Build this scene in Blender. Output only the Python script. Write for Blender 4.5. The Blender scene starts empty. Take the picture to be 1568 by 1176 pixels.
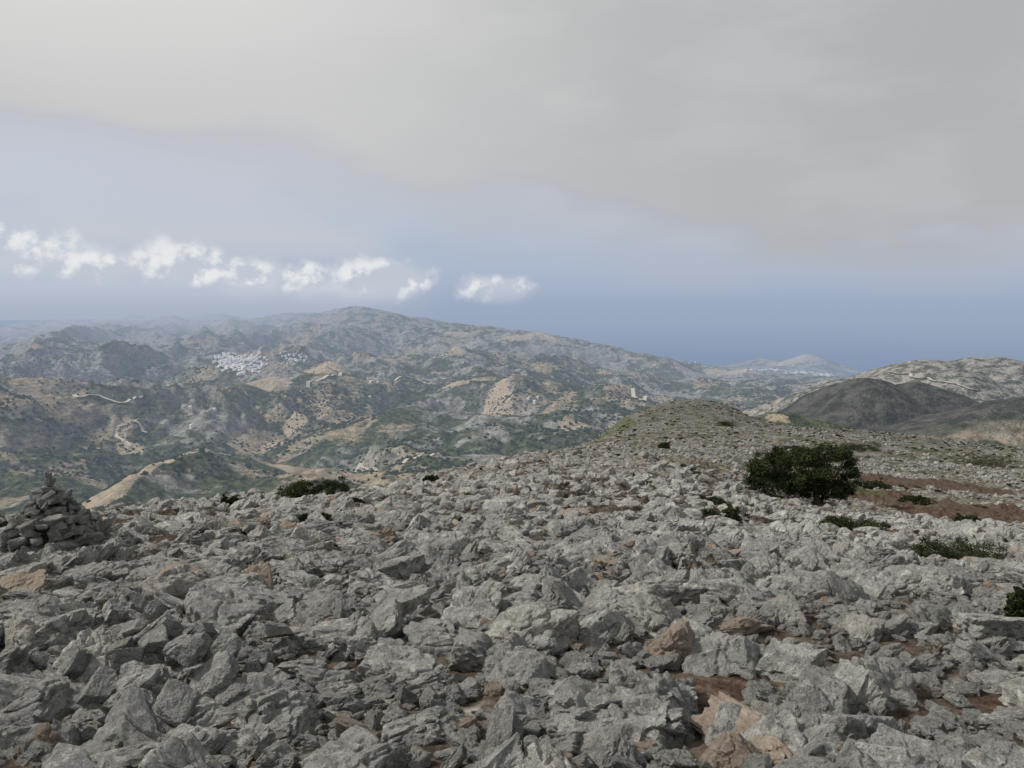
import bpy, bmesh, math, time, numpy as np
from mathutils import Vector
T0=time.time()
rng = np.random.default_rng(7)
scene = bpy.context.scene
scene.view_settings.view_transform='Standard'
scene.view_settings.look='None'
scene.view_settings.exposure=0
F=1231.0; P=math.radians(5.7); EYE=1.7; HV=588-F*math.tan(P)
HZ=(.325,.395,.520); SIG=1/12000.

# ------------------------------------------------------------ noise helpers
def h2(ix,iy,seed):
    h=(ix.astype(np.int64)*374761393+iy.astype(np.int64)*668265263+seed*1274126177)&0xffffffff
    h=((h^(h>>13))*1274126177)&0xffffffff
    h=h^(h>>16)
    return (h&0xffffff)/float(0xffffff)
def perlin(x,y,seed=0):
    ix=np.floor(x); iy=np.floor(y); fx=x-ix; fy=y-iy
    ux=fx*fx*fx*(fx*(fx*6-15)+10); uy=fy*fy*fy*(fy*(fy*6-15)+10)
    def g(ox,oy):
        a=h2(ix+ox,iy+oy,seed)*2*np.pi
        return np.cos(a)*(fx-ox)+np.sin(a)*(fy-oy)
    a=g(0,0);b=g(1,0);c=g(0,1);d=g(1,1)
    return ((a+(b-a)*ux)+((c+(d-c)*ux)-(a+(b-a)*ux))*uy)*1.5
def fbm(x,y,seed=0,oct=4,gain=.5):
    s=0;a=1;t=0
    for o in range(oct):
        s=s+a*perlin(x*2**o+o*17.3,y*2**o-o*9.1,seed+o); t+=a; a*=gain
    return s/t
def ridged(x,y,seed=0,oct=5):
    s=0;a=1;t=0
    for o in range(oct):
        s=s+a*(1-2*np.abs(perlin(x*2**o+o*7.7,y*2**o+o*3.3,seed+o))); t+=a; a*=.5
    return s/t
def worley(x,y,seed=0):
    ix=np.floor(x); iy=np.floor(y)
    best=np.full(x.shape,9.0); sec=best.copy(); val=np.zeros(x.shape)
    for ox in (-1,0,1):
        for oy in (-1,0,1):
            cx=ix+ox; cy=iy+oy
            px=cx+h2(cx,cy,seed); py=cy+h2(cx,cy,seed+5)
            d=np.hypot(px-x,py-y)
            m=d<best
            sec=np.where(m,best,np.minimum(sec,d))
            val=np.where(m,h2(cx,cy,seed+9),val)
            best=np.where(m,d,best)
    return best,sec,val
def h3(ix,iy,iz,seed):
    return h2(ix+iz*57.0,iy-iz*113.0,seed)
def vnoise3(p,seed=0):
    i=np.floor(p); f=p-i; u=f*f*(3-2*f); r=0
    for ox in (0,1):
        for oy in (0,1):
            for oz in (0,1):
                w=(u[:,0] if ox else 1-u[:,0])*(u[:,1] if oy else 1-u[:,1])*(u[:,2] if oz else 1-u[:,2])
                r=r+w*h3(i[:,0]+ox,i[:,1]+oy,i[:,2]+oz,seed)
    return r*2-1
def fbm3(p,seed=0,oct=4):
    s=0;a=1;t=0
    for o in range(oct):
        s=s+a*vnoise3(p*2**o+o*11.3,seed+o); t+=a; a*=.5
    return s/t
def sstep(a,b,x):
    t=np.clip((x-a)/(b-a),0,1); return t*t*(3-2*t)

# ------------------------------------------------------------ terrain design
def pix(u,v):
    z=(588-v)/F; x=(u-784)/F
    dy=math.cos(P)+z*math.sin(P); dz=-math.sin(P)+z*math.cos(P)
    return x/dy,-dz/dy
def tv(v): return math.tan(math.atan((v-588)/F)+P)

near_cols={
 -600:([(5,965),(8,885),(12,838),(20,800),(100,860),(400,900)],.5),
 0:([(5,960),(8,880),(12,835),(20,802),(100,860),(400,900)],.5),
 150:([(5,950),(8,875),(12,832),(20,798),(26,791),(100,840),(400,890)],.5),
 290:([(5,950),(8,870),(12,822),(20,789),(30,776),(100,815),(400,880)],.5),
 430:([(5,945),(8,862),(12,815),(20,781),(32,763),(100,795),(400,870)],.5),
 540:([(5,945),(8,860),(12,810),(20,772),(34,752),(100,780),(400,855)],.5),
 650:([(5,942),(8,857),(12,806),(20,764),(34,740),(50,729),(120,750),(400,825)],.5),
 784:([(5,940),(8,855),(12,803),(20,757),(40,720),(70,702),(150,716),(400,780)],.5),
 850:([(5,940),(8,855),(12,803),(20,757),(40,720),(70,699),(100,691),(220,706),(400,740)],.5),
 895:([(5,940),(8,855),(12,804),(20,758),(40,721),(70,701),(120,688),(200,681),(300,683),(400,690)],.5),
 960:([(5,942),(8,858),(12,806),(20,760),(40,723),(70,703),(120,688),(200,675),(300,662),(400,633)],.5),
 1000:([(5,943),(8,860),(12,808),(20,763),(40,726),(70,706),(120,690),(200,676),(300,660),(400,613)],.5),
 1060:([(5,945),(8,862),(12,815),(20,770),(40,731),(70,708),(120,692),(200,676),(300,660),(410,602)],.5),
 1120:([(5,945),(8,866),(12,822),(20,782),(45,741),(75,714),(120,695),(200,676),(300,660),(400,612)],.5),
 1180:([(5,946),(8,870),(12,832),(20,796),(45,757),(75,725),(120,702),(200,676),(300,662),(380,644)],.45),
 1240:([(5,948),(8,875),(12,838),(20,808),(45,768),(75,735),(120,706),(220,674),(380,654)],.4),
 1340:([(5,950),(8,880),(12,842),(20,815),(45,776),(75,745),(120,715),(220,680),(380,659)],.4),
 1450:([(5,950),(8,882),(12,846),(20,822),(45,784),(75,750),(120,722),(220,690),(380,670)],.4),
 1568:([(5,950),(8,884),(12,850),(20,828),(45,790),(75,756),(120,728),(220,700),(380,686)],.4),
 2300:([(5,950),(8,884),(12,850),(20,828),(45,790),(75,760),(120,738),(220,715),(380,705)],.4)}
yk=[1000,1600,2500,3500,4500,5500,7000,8500,10000,12000,13500,16000]
def farcol(vs,hs):
    t=[tv(v) for v in vs]
    n=len(t)
    t+= [(EYE-h)/y for h,y in zip(hs,yk[n:])]
    return t
far_cols={
 -600:farcol([900,765,695,630,585,555,525,515],[-600,-1000,-1030,-1050]),
 0:farcol([900,760,690,628,585,552,520,502],[-600,-1000,-1030,-1050]),
 150:farcol([900,765,685,622,588,550,515,488],[-500,-1000,-1030,-1050]),
 300:farcol([900,755,680,622,590,566,520,484],[-400,-900,-1030,-1050]),
 450:farcol([900,755,682,625,592,565,520,484],[-400,-900,-1030,-1050]),
 540:farcol([900,752,680,625,594,566,515,468],[-400,-900,-1030,-1050]),
 620:farcol([900,750,678,622,592,566,520,483],[-400,-900,-1030,-1050]),
 690:farcol([900,750,675,620,590,562,522,498],[-400,-900,-1030,-1050]),
 800:farcol([900,748,672,620,585,560,528,508],[-500,-1000,-1030,-1050]),
 880:farcol([900,748,670,620,585,562,538,520],[-600,-1000,-1030,-1050]),
 950:farcol([900,740,666,621,589,569,552,539],[-700,-990,-1030,-1050]),
 1010:farcol([900,735,662,622,595,577,562,550],[-790,-960,-1030,-1050]),
 1100:farcol([900,730,660,625,600,586,574,563],[-850,-930,-1030,-1050]),
 1200:farcol([900,720,655,625,605,592,580,572],[-905,-915,-1030,-1050]),
 1245:farcol([900,720,655,625,607,594,582,574],[-985,-895,-1030,-1050]),
 1285:farcol([900,720,655,625,609,596,584,577],[-1012,-1010,-1030,-1050]),
 1340:farcol([900,720,655,628,611,600,592,588],[-1040,-1040,-1030,-1050]),
 1600:farcol([900,720,660,632,615,602,594,590],[-1040,-1040,-1030,-1050]),
 2300:farcol([900,720,660,632,615,602,594,592],[-1040,-1040,-1030,-1050])}
NU,NY=600,500
ugrid=np.linspace(-600,2300,NU)
def blur(T,sx,sy):
    for ax,s in ((0,sx),(1,sy)):
        k=np.exp(-.5*(np.arange(-3*s,3*s+1)/s)**2); k/=k.sum()
        pad=[(0,0),(0,0)]; pad[ax]=(3*s,3*s)
        Tp=np.pad(T,pad,mode='edge')
        T=np.apply_along_axis(lambda m:np.convolve(m,k,mode='valid'),ax,Tp)
    return T
lyn=np.linspace(math.log(2.75),math.log(2500),NY)
rows=np.exp(lyn); us=sorted(near_cols); cols=[]
for u in us:
    pts,k=near_cols[u]
    ys=[2.75]+[p[0] for p in pts]; ts=[EYE/2.75]+[tv(p[1]) for p in pts]
    t=np.interp(lyn,np.log(ys),ts)
    Y=ys[-1]; hs=ts[-1]*Y
    beyond=rows>Y
    t=np.where(beyond,(hs+k*(rows-Y))/rows,t); cols.append(t)
cols=np.array(cols)
TN=np.array([np.interp(ugrid,us,cols[:,j]) for j in range(NY)]).T
TN=blur(TN,3,3)
TN[:,0]=EYE/2.75
lyf=np.linspace(math.log(900),math.log(16000),NY)
us2=sorted(far_cols)
cols=np.array([np.interp(lyf,np.log(yk),far_cols[u]) for u in us2])
TF=np.array([np.interp(ugrid,us2,cols[:,j]) for j in range(NY)]).T
TF=blur(TF,4,6)
def look(T,ly,a,y):
    u=a*F+784
    fu=np.clip((u+600)/2900*(NU-1),0,NU-1.001); fy=np.clip((np.log(y)-ly[0])/(ly[-1]-ly[0])*(NY-1),0,NY-1.001)
    i=fu.astype(int); j=fy.astype(int); fu=fu-i; fy=fy-j
    return (T[i,j]*(1-fu)+T[i+1,j]*fu)*(1-fy)+(T[i,j+1]*(1-fu)+T[i+1,j+1]*fu)*fy
def peak(u,v,y,kl,kr,kf,kb,soft=10):
    a,t=pix(u,v); return (a*y,y,EYE-t*y,kl,kr,kf,kb,soft)
peaks=[peak(1312,581,1200,.62,.5,.5,.6,22),
       peak(1385,590,1220,.5,.42,.5,.6,25),
       peak(1428,546,1900,.42,.5,.3,.4,14),
       peak(1480,547,1950,.5,.24,.3,.4,14),
       peak(1720,600,900,.27,.1,.4,.4,15),
       peak(1192,640,850,.35,.2,.4,.4,8),
       peak(978,543,6500,.50,.40,.35,.3,10),
       peak(498,553,3900,.38,.46,.36,.4,12),
       peak(445,577,3500,.38,.46,.36,.4,15),
       peak(400,592,3200,.38,.46,.36,.4,15),
       peak(682,532,4900,.50,.3,.35,.35,12),
       peak(740,538,5100,.45,.25,.35,.35,15),
       peak(805,539,5200,.40,.25,.3,.3,15),
       peak(620,560,4500,.40,.35,.3,.3,15),
       peak(115,487,8000,.5,.4,.3,.3,12),
       peak(345,480,8300,.5,.45,.3,.3,12),
       peak(212,481,8400,.5,.45,.3,.3,12),
       peak(285,690,1650,.6,.6,.3,.3,8),
       peak(245,712,1540,.6,.6,.4,.4,8),
       peak(205,735,1440,.6,.6,.4,.4,8),
       peak(165,765,1350,.6,.6,.4,.4,8),
       peak(250,604,3000,.38,.42,.36,.3,15),
       peak(300,640,2600,.38,.42,.36,.3,15),
       peak(60,558,4300,.45,.45,.35,.3,15),
       peak(190,536,5300,.45,.45,.35,.3,15),
       peak(50,518,6400,.5,.45,.35,.3,15),
       peak(690,622,2800,.30,.30,.3,.3,15),
       peak(600,640,2500,.30,.30,.3,.3,15),
       peak(900,573,4700,.30,.3,.3,.3,15),
       peak(640,500,7300,.45,.4,.4,.3,12),
       peak(470,498,7200,.45,.4,.4,.3,12),
       peak(1080,580,5600,.2,.25,.3,.3,20),
       peak(1160,548,12200,.3,.2,.3,.4,10),
       peak(1240,541,12000,.3,.35,.4,.4,15)]
def H(x,y,parts=False):
    x=np.asarray(x,float); y=np.asarray(y,float)
    yn=np.maximum(y,2.75)
    a=np.clip(x/yn,-1.1,1.2)
    hn=EYE-look(TN,lyn,a,np.minimum(yn,2500))*yn
    hn=hn-np.maximum(yn-2500,0)*.6
    r=np.hypot(x,y)
    hn=hn-.12*np.maximum(-y-4,0)
    n=fbm(x/2.2,y/2.2,1,3)*.14*sstep(2.6,6,r)
    n+=fbm(x/13,y/13,11,3)*.40*sstep(8,40,r)
    n+=fbm(x/60,y/60,21,3)*1.6*sstep(60,260,r)
    m=(r<900)
    if m.any():
        xm=x[m];ym=y[m];rm=r[m]
        sx=xm*.8+ym*.6; sy=-xm*.6+ym*.8
        sx=sx+fbm(xm/1.1,ym/1.1,5,2)*.25; sy=sy+fbm(xm/1.1,ym/1.1,6,2)*.25
        b,s,v=worley(sx/.42,sy/.28,29); w=(s-b)
        z=(np.minimum(w*2.6,1)*.10*(.2+v))*(1-sstep(25,50,rm))*sstep(4,12,rm)*(fbm(xm/1.6,ym/1.6,8,2)>-.25)
        z+=fbm(xm/.2,ym/.2,12,3)*.02*(1-sstep(8,14,rm))
        b,s,v=worley(sx/.9,sy/.55,31); w=(s-b)
        z+=(np.minimum(w*2.2,1)*.18*(.3+v))*sstep(14,22,rm)*(1-sstep(110,160,rm))
        b,s,v=worley(sx/2.6,sy/1.5,37); w=(s-b)
        z+=(np.minimum(w*2.2,1)*.36*v*v)*sstep(25,60,rm)
        b,s,v=worley(sx/7,sy/4,41); w=(s-b)
        z+=(np.minimum(w*2.2,1)*.6*v*v)*sstep(120,220,rm)
        n[m]+=z
    hn=hn+n
    yf=np.clip(y,900,16000); af=np.clip(x/yf,-1.1,1.2)
    hf=EYE-look(TF,lyf,af,yf)*yf
    hf=hf-np.maximum(900-y,0)*.8
    k=y>450
    hf2=hf.copy()
    if k.any():
        xx=x[k];yy=y[k]; q=hf[k]
        wx=xx+fbm(xx/900,yy/900,61,2)*280; wy=yy+fbm(xx/900+9,yy/900,62,2)*280
        amp=sstep(900,2600,yy)
        sky=1-.65*sstep(6600,8300,yy)
        coast=sstep(-1010,-820,q)
        lf=1+.4*sstep(.0,-.4,xx/yy)-.45*sstep(.05,.25,xx/yy)
        q=q+(ridged(wx/1700,wy/1700,71,6)-.36)*215*amp*sky*(.10+.90*coast)*lf
        q=q+(ridged(wx/620,wy/620,77,5)-.33)*70*amp*(.12+.88*coast)*sky*lf
        d=np.full(q.shape,-1e9)
        for (px,py,pz,kl,kr,kf,kb,so) in peaks:
            dx=wx-px if py>2500 else xx+fbm(xx/160,yy/160,63,4)*45-px
            dy=(wy if py>2500 else yy+fbm(xx/160,yy/160,64,4)*45)-py
            ex=np.where(dx<0,kl,kr)*dx; ey=np.where(dy<0,kf,kb)*dy
            d=np.maximum(d,pz+so-np.sqrt(ex*ex+ey*ey+so*so))
        kk=6.
        q=np.where(np.abs(q-d)<150,np.maximum(q,d)+np.log1p(np.exp(-np.abs(q-d)/kk))*kk,np.maximum(q,d))
        q=q+(ridged(xx/300,yy/300,81,5)-.3)*24*np.minimum(amp+.35,1)*(.12+.88*coast)+fbm(xx/60,yy/60,91,3)*4*(.2+.8*coast)
        hf2[k]=q
    h=np.maximum(hn,hf2)
    if parts: return h,(hn>hf2)
    return h

# ------------------------------------------------------------ ground sheet grid
ths=np.concatenate([np.radians(np.linspace(-180,-44,60,endpoint=False)),np.radians(np.linspace(-44,44,1050)),np.radians(np.linspace(44,180,61)[1:-1])])
def seg(a,b,n): return np.geomspace(a,b,n,endpoint=False)
rs=np.concatenate([seg(.35,2,30),seg(2,60,360),seg(60,450,200),seg(450,1150,40),seg(1150,9000,370),np.geomspace(9000,16500,50)])
TH,R=np.meshgrid(ths,rs,indexing='ij')
X=(R*np.sin(TH)).ravel(); Y=(R*np.cos(TH)).ravel()
Z,NM=H(X,Y,True)
Z=np.maximum(Z,-1060)
nt_,nr=len(ths),len(rs)
ZG=Z.reshape(nt_,nr); LR=np.log(rs)
def Hm(x,y):
    x=np.asarray(x,float);y=np.asarray(y,float)
    th=np.arctan2(x,y); r=np.log(np.maximum(np.hypot(x,y),.4))
    fi=np.clip(np.interp(th,ths,np.arange(nt_)),0,nt_-1.001); fj=np.clip(np.interp(r,LR,np.arange(nr)),0,nr-1.001)
    i=fi.astype(int); j=fj.astype(int); fi=fi-i; fj=fj-j
    return (ZG[i,j]*(1-fi)+ZG[i+1,j]*fi)*(1-fj)+(ZG[i,j+1]*(1-fi)+ZG[i+1,j+1]*fi)*fj
YS=np.geomspace(2.8,15000,4000)
def hit(u,v):
    a,t=pix(u,v)
    hz=Hm(a*YS,YS)
    m=(EYE-t*YS)<=hz
    i=int(np.argmax(m)) if m.any() else len(YS)-1
    return np.array([a*YS[i],YS[i],hz[i]])
print('terrain',time.time()-T0)

# ------------------------------------------------------------ materials helpers
def newmat(name):
    m=bpy.data.materials.new(name); m.use_nodes=True
    nt=m.node_tree; nt.nodes.clear()
    return m,nt
class G:
    def __init__(s,nt): s.nt=nt
    def n(s,t,**k):
        nd=s.nt.nodes.new(t)
        for a,b in k.items(): setattr(nd,a,b)
        return nd
    def put(s,sock,v):
        if isinstance(v,bpy.types.NodeSocket): s.nt.links.new(v,sock)
        elif v is not None:
            if isinstance(v,(tuple,list)) and len(v)==3 and sock.type=='RGBA': v=(*v,1)
            sock.default_value=v
    def math(s,op,a,b=0.,c=None,clamp=False):
        nd=s.n('ShaderNodeMath',operation=op); nd.use_clamp=clamp
        s.put(nd.inputs[0],a); s.put(nd.inputs[1],b)
        if c is not None: s.put(nd.inputs[2],c)
        return nd.outputs[0]
    def vm(s,op,a,b=None,scale=None):
        nd=s.n('ShaderNodeVectorMath',operation=op)
        s.put(nd.inputs[0],a)
        if b is not None: s.put(nd.inputs[1],b)
        if scale is not None: s.put(nd.inputs['Scale'],scale)
        return nd.outputs[0] if op not in('LENGTH','DOT_PRODUCT') else nd.outputs['Value']
    def mix(s,f,a,b,blend='MIX'):
        nd=s.n('ShaderNodeMix',data_type='RGBA',blend_type=blend)
        s.put(nd.inputs[0],f); s.put(nd.inputs[6],a); s.put(nd.inputs[7],b)
        return nd.outputs[2]
    def ss(s,x,a,b,o0=0.,o1=1.):
        nd=s.n('ShaderNodeMapRange',interpolation_type='SMOOTHSTEP')
        s.put(nd.inputs[0],x); s.put(nd.inputs[1],a); s.put(nd.inputs[2],b); s.put(nd.inputs[3],o0); s.put(nd.inputs[4],o1)
        return nd.outputs[0]
    def noise(s,vec,scale,detail=4,rough=.5,dist=0.,col=False):
        nd=s.n('ShaderNodeTexNoise')
        s.put(nd.inputs['Vector'],vec); s.put(nd.inputs['Scale'],scale); s.put(nd.inputs['Detail'],detail)
        s.put(nd.inputs['Roughness'],rough); s.put(nd.inputs['Distortion'],dist)
        return nd.outputs[1] if col else nd.outputs[0]
    def vor(s,vec,scale,feature='F1',out='Distance',rand=1.):
        nd=s.n('ShaderNodeTexVoronoi',feature=feature)
        s.put(nd.inputs['Vector'],vec); s.put(nd.inputs['Scale'],scale); s.put(nd.inputs['Randomness'],rand)
        return nd.outputs[out]
    def attr(s,name,out='Fac'):
        nd=s.n('ShaderNodeAttribute'); nd.attribute_name=name; return nd.outputs[out]
    def bump(s,h,strength,dist,normal=None):
        nd=s.n('ShaderNodeBump'); s.put(nd.inputs['Height'],h); s.put(nd.inputs['Strength'],strength); s.put(nd.inputs['Distance'],dist)
        if normal is not None: s.put(nd.inputs['Normal'],normal)
        return nd.outputs[0]
    def bsdf(s,col,rough=.9,normal=None,haze=False):
        b=s.n('ShaderNodeBsdfDiffuse'); s.put(b.inputs['Color'],col)
        if normal is not None: s.put(b.inputs['Normal'],normal)
        o=s.n('ShaderNodeOutputMaterial'); out=b.outputs[0]
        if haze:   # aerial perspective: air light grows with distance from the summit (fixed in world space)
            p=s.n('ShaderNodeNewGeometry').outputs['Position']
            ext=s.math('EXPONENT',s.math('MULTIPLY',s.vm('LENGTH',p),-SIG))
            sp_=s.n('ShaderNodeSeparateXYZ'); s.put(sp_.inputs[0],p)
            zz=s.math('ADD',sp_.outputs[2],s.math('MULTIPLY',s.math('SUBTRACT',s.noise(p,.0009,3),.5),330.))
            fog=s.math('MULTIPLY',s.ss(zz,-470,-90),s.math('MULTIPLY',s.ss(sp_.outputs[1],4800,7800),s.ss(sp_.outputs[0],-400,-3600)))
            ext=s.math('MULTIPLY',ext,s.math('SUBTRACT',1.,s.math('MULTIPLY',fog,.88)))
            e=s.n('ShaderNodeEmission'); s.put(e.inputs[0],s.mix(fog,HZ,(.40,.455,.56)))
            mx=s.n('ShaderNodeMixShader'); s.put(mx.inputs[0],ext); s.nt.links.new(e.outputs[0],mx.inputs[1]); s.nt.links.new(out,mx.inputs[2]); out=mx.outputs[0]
        s.nt.links.new(out,o.inputs[0]); return b

def rock_material(name,bright=1.0,simple=False):
    m,nt=newmat(name); g=G(nt)
    tc=g.n('ShaderNodeTexCoord').outputs['Object']
    oi=g.n('ShaderNodeObjectInfo').outputs['Random']
    off=g.math('MULTIPLY',oi,97.)
    cv=g.n('ShaderNodeCombineXYZ'); g.put(cv.inputs[0],off); g.put(cv.inputs[1],off)
    p=g.vm('ADD',tc,cv.outputs[0])
    n1=g.noise(p,1.5,2,.6); n2=g.noise(p,4.0,4 if simple else 6,.74)
    c=g.mix(g.ss(n1,.3,.7),(.28,.28,.268),(.45,.445,.42))
    c=g.mix(g.ss(n2,.52,.64,0,.85),c,(.66,.655,.625))
    c=g.mix(g.ss(n2,.465,.34,0,.85),c,(.115,.115,.11))
    if not simple:
        n3=g.noise(p,19,2,.75)
        c=g.mix(g.ss(n3,.56,.72,0,.55),c,(.72,.715,.69))
        c=g.mix(g.ss(n3,.44,.30,0,.65),c,(.10,.10,.096))
        n4=g.noise(p,3.3,3,.6)
        c=g.mix(g.ss(n4,.63,.72,0,.35),c,(.38,.28,.16))
    r2=g.math('FRACT',g.math('MULTIPLY',oi,13.7))
    r3=g.math('FRACT',g.math('MULTIPLY',oi,37.1))
    c=g.mix(g.ss(r3,.0,1.,.0,.45),c,(.22,.22,.215))
    c=g.mix(g.ss(r2,.970,.975,0,.5),c,(.32,.20,.13))
    c=g.mix(g.ss(r2,.80,.97,0,.2),c,(.42,.36,.29))
    c=g.mix(1.0,c,(bright,bright,bright*.985),'MULTIPLY')
    g.bsdf(c,.92,None if simple else g.bump(n2,1.,.08))
    return m
rock_m=rock_material('weathered_limestone',1.12)
rock2_m=rock_material('hillside_limestone',.74,True)
cairn_m=rock_material('cairn_limestone',.60)

def leaf_material(name,c1,c2,scale,haze=False):
    m,nt=newmat(name); g=G(nt)
    tc=g.n('ShaderNodeTexCoord').outputs['Object']
    oi=g.n('ShaderNodeObjectInfo').outputs['Random']
    n=g.noise(tc,scale,3,.7)
    c=g.mix(g.ss(n,.38,.62),c1,c2)
    c=g.mix(g.math('MULTIPLY',oi,.4),c,(.075,.075,.045))
    g.bsdf(c,.75,None,haze); return m
oak_m=leaf_material('kermes_oak_leaves',(.013,.024,.010),(.050,.076,.027),1.1)
shrub_m=leaf_material('shrub_leaves',(.022,.034,.014),(.065,.078,.036),3.)
valley_m=leaf_material('distant_foliage',(.020,.034,.018),(.044,.062,.029),.2,True)
m,nt=newmat('bark'); g=G(nt); tc=g.n('ShaderNodeTexCoord').outputs['Object']
g.bsdf(g.mix(g.noise(tc,9,5,.6),(.05,.04,.03),(.17,.14,.11)),.95,g.bump(g.noise(tc,20,4),.6,.03)); bark_m=m

# ------------------------------------------------------------ ground mesh
co=np.vstack([np.stack([X,Y,Z],1),[[0,0,0]]])
I=np.arange(nt_)[:,None]; J=np.arange(nr-1)[None,:]
I2=(I+1)%nt_
quads=np.stack([I*nr+J,I*nr+J+1,I2*nr+J+1,I2*nr+J],-1).reshape(-1,4)[:,::-1]
cidx=nt_*nr
fan=np.stack([np.full(nt_,cidx),((np.arange(nt_)+1)%nt_)*nr,np.arange(nt_)*nr],1)[:,::-1]
def build_mesh(name,verts,quads=None,tris=None,smooth=True):
    me=bpy.data.meshes.new(name)
    nq=0 if quads is None else len(quads); ntri=0 if tris is None else len(tris)
    me.vertices.add(len(verts)); me.vertices.foreach_set('co',np.ascontiguousarray(verts,dtype=np.float32).ravel())
    li=[]
    if nq: li.append(np.asarray(quads).ravel())
    if ntri: li.append(np.asarray(tris).ravel())
    li=np.concatenate(li).astype(np.int32)
    me.loops.add(len(li)); me.loops.foreach_set('vertex_index',li)
    me.polygons.add(nq+ntri)
    st=np.concatenate([np.arange(nq)*4,nq*4+np.arange(ntri)*3]).astype(np.int32)
    me.polygons.foreach_set('loop_start',st)
    me.polygons.foreach_set('use_smooth',np.full(nq+ntri,smooth))
    me.update(calc_edges=True)
    return me
def add_obj(name,me,mat=None,parent=None):
    o=bpy.data.objects.new(name,me); scene.collection.objects.link(o)
    if mat: me.materials.append(mat)
    if parent: o.parent=parent
    return o
gm=build_mesh('ground',co,quads,fan)
def blob(pts):
    m=np.zeros(len(co))
    for (u,v,ru,rv) in pts:
        c=hit(u,v); e=hit(u,v+rv if v+rv<1170 else v-rv)
        rx=ru/F*c[1]; ry=min(max(abs(e[1]-c[1]),rx*.4),rx*5)
        dx=(co[:,0]-c[0])/rx; dy=(co[:,1]-c[1])/ry
        k=(np.abs(dx)<1.2)&(np.abs(dy)<1.2)
        m[k]=np.maximum(m[k],1-sstep(.5,1.1,np.sqrt(dx[k]**2+dy[k]**2)))
    return m
soil_spots=[(1090,1050,95,38),(410,862,50,12),(1045,885,45,9),(1450,772,170,34),(1400,740,140,14),(1540,800,110,18),(1300,890,45,10),(1520,1080,50,16),(30,1070,50,26),(650,820,35,7)]
pale_spots=[(190,650,30,8),(200,690,30,8),(400,592,60,8),(500,562,50,9),(455,645,25,18),(400,690,60,8),(430,715,50,8),(760,635,35,10),(700,585,60,7),(1190,639,30,5),(800,515,50,6),(680,540,50,7),(880,655,30,6),(960,600,20,8),(1390,568,25,4),(1220,550,60,6),(1120,570,60,5),(830,520,40,8),(700,510,30,6),(130,490,20,5)]  # pale bare ground, with sunlit valley patches also put into the colour
green_spots=[(930,660,45,12),(1290,684,60,7),(1490,700,90,7),(1230,735,90,12)]
soil=blob(soil_spots); pale=blob(pale_spots); green=blob(green_spots)
ridge=np.array([p[:2] for p in peaks[17:21]])
xr=np.interp(co[:,1],ridge[::-1,1],ridge[::-1,0])
qx=(xr-co[:,0]); wd=np.interp(co[:,1],[1290,1700],[150,60])
pale=np.maximum(pale,1.6*(sstep(-14,5,qx)*(1-sstep(.7,1.,qx/wd))*(co[:,1]>1290)*(co[:,1]<1700)))
dk_=(1-sstep(.75,1.0,np.hypot((co[:,0]-.46*1200)/270,(co[:,1]-1130)/330)))  # area of the near right hill where cloud shadow is painted
for nme,arr in (('soil_mask',soil),('pale_mask',pale),('green_mask',green),('cloud_shade_mask',dk_)):
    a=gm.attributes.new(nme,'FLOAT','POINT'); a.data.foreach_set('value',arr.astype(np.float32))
mi=np.zeros(len(quads)+len(fan),np.int32)
mi[:len(quads)]=(~NM)[(I*nr+J).ravel()].astype(np.int32)
mat,nt=newmat('summit_ridge_ground'); g=G(nt)
geo=g.n('ShaderNodeNewGeometry'); pos=geo.outputs['Position']
rad=g.vm('LENGTH',pos)
nA=g.noise(pos,1.1,5,.65); nB=g.noise(pos,9,4,.65); nC=g.noise(pos,.09,3,.6)
soilc=g.mix(g.ss(nB,.35,.65),(.040,.031,.025),(.115,.09,.07))
rockc=g.mix(g.ss(nB,.35,.65),(.15,.147,.138),(.36,.35,.325))
mp=g.n('ShaderNodeMapping'); g.put(mp.inputs[0],pos); mp.inputs['Rotation'].default_value=(0,0,.6); mp.inputs['Scale'].default_value=(1,1.7,1)
vr=g.vor(mp.outputs[0],1.3,'DISTANCE_TO_EDGE')
rockc=g.mix(g.ss(vr,.10,.0,0,.8),rockc,(.06,.05,.04))
rockfac=g.ss(g.math('ADD',nA,g.math('MULTIPLY',g.ss(rad,9,40),.14)),.54,.64)
nearc=g.mix(rockfac,soilc,rockc)
patch=g.ss(nC,.42,.60,0,.8)
brown=g.mix(g.ss(nA,.4,.6),(.095,.08,.055),(.19,.165,.125))
nearc=g.mix(g.math('MULTIPLY',patch,g.ss(rad,22,60)),nearc,brown)
n35=g.noise(pos,.35,5,.72)
scrub=g.ss(g.math('ADD',n35,g.math('MULTIPLY',nC,.35)),.68,.76,0,.8)
nearc=g.mix(g.math('MULTIPLY',scrub,g.ss(rad,35,160)),nearc,(.050,.055,.032))
hump=g.ss(rad,290,360,0,.6)
nearc=g.mix(g.math('MULTIPLY',hump,g.ss(n35,.42,.58,.15,1.)),nearc,(.066,.066,.05))
sm=g.ss(g.math('ADD',g.attr('soil_mask'),g.math('MULTIPLY',g.math('SUBTRACT',nA,.5),1.6)),.35,.6)
red=g.mix(g.ss(nB,.35,.65),(.055,.036,.028),(.135,.095,.074))
red=g.mix(g.ss(n35,.50,.6,0,.65),red,(.11,.10,.07))
nearc=g.mix(sm,nearc,red)
gmk=g.ss(g.math('ADD',g.attr('green_mask'),g.math('MULTIPLY',g.math('SUBTRACT',n35,.5),1.2)),.35,.6,0,.75)
nearc=g.mix(gmk,nearc,g.mix(nB,(.05,.062,.028),(.115,.125,.06)))
hb=g.math('ADD',g.math('MULTIPLY',nB,.05),g.math('MULTIPLY',nA,.05))
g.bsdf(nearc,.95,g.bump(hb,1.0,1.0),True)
near_mat=mat
mat,nt=newmat('valley_and_hills_ground'); g=G(nt)
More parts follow.
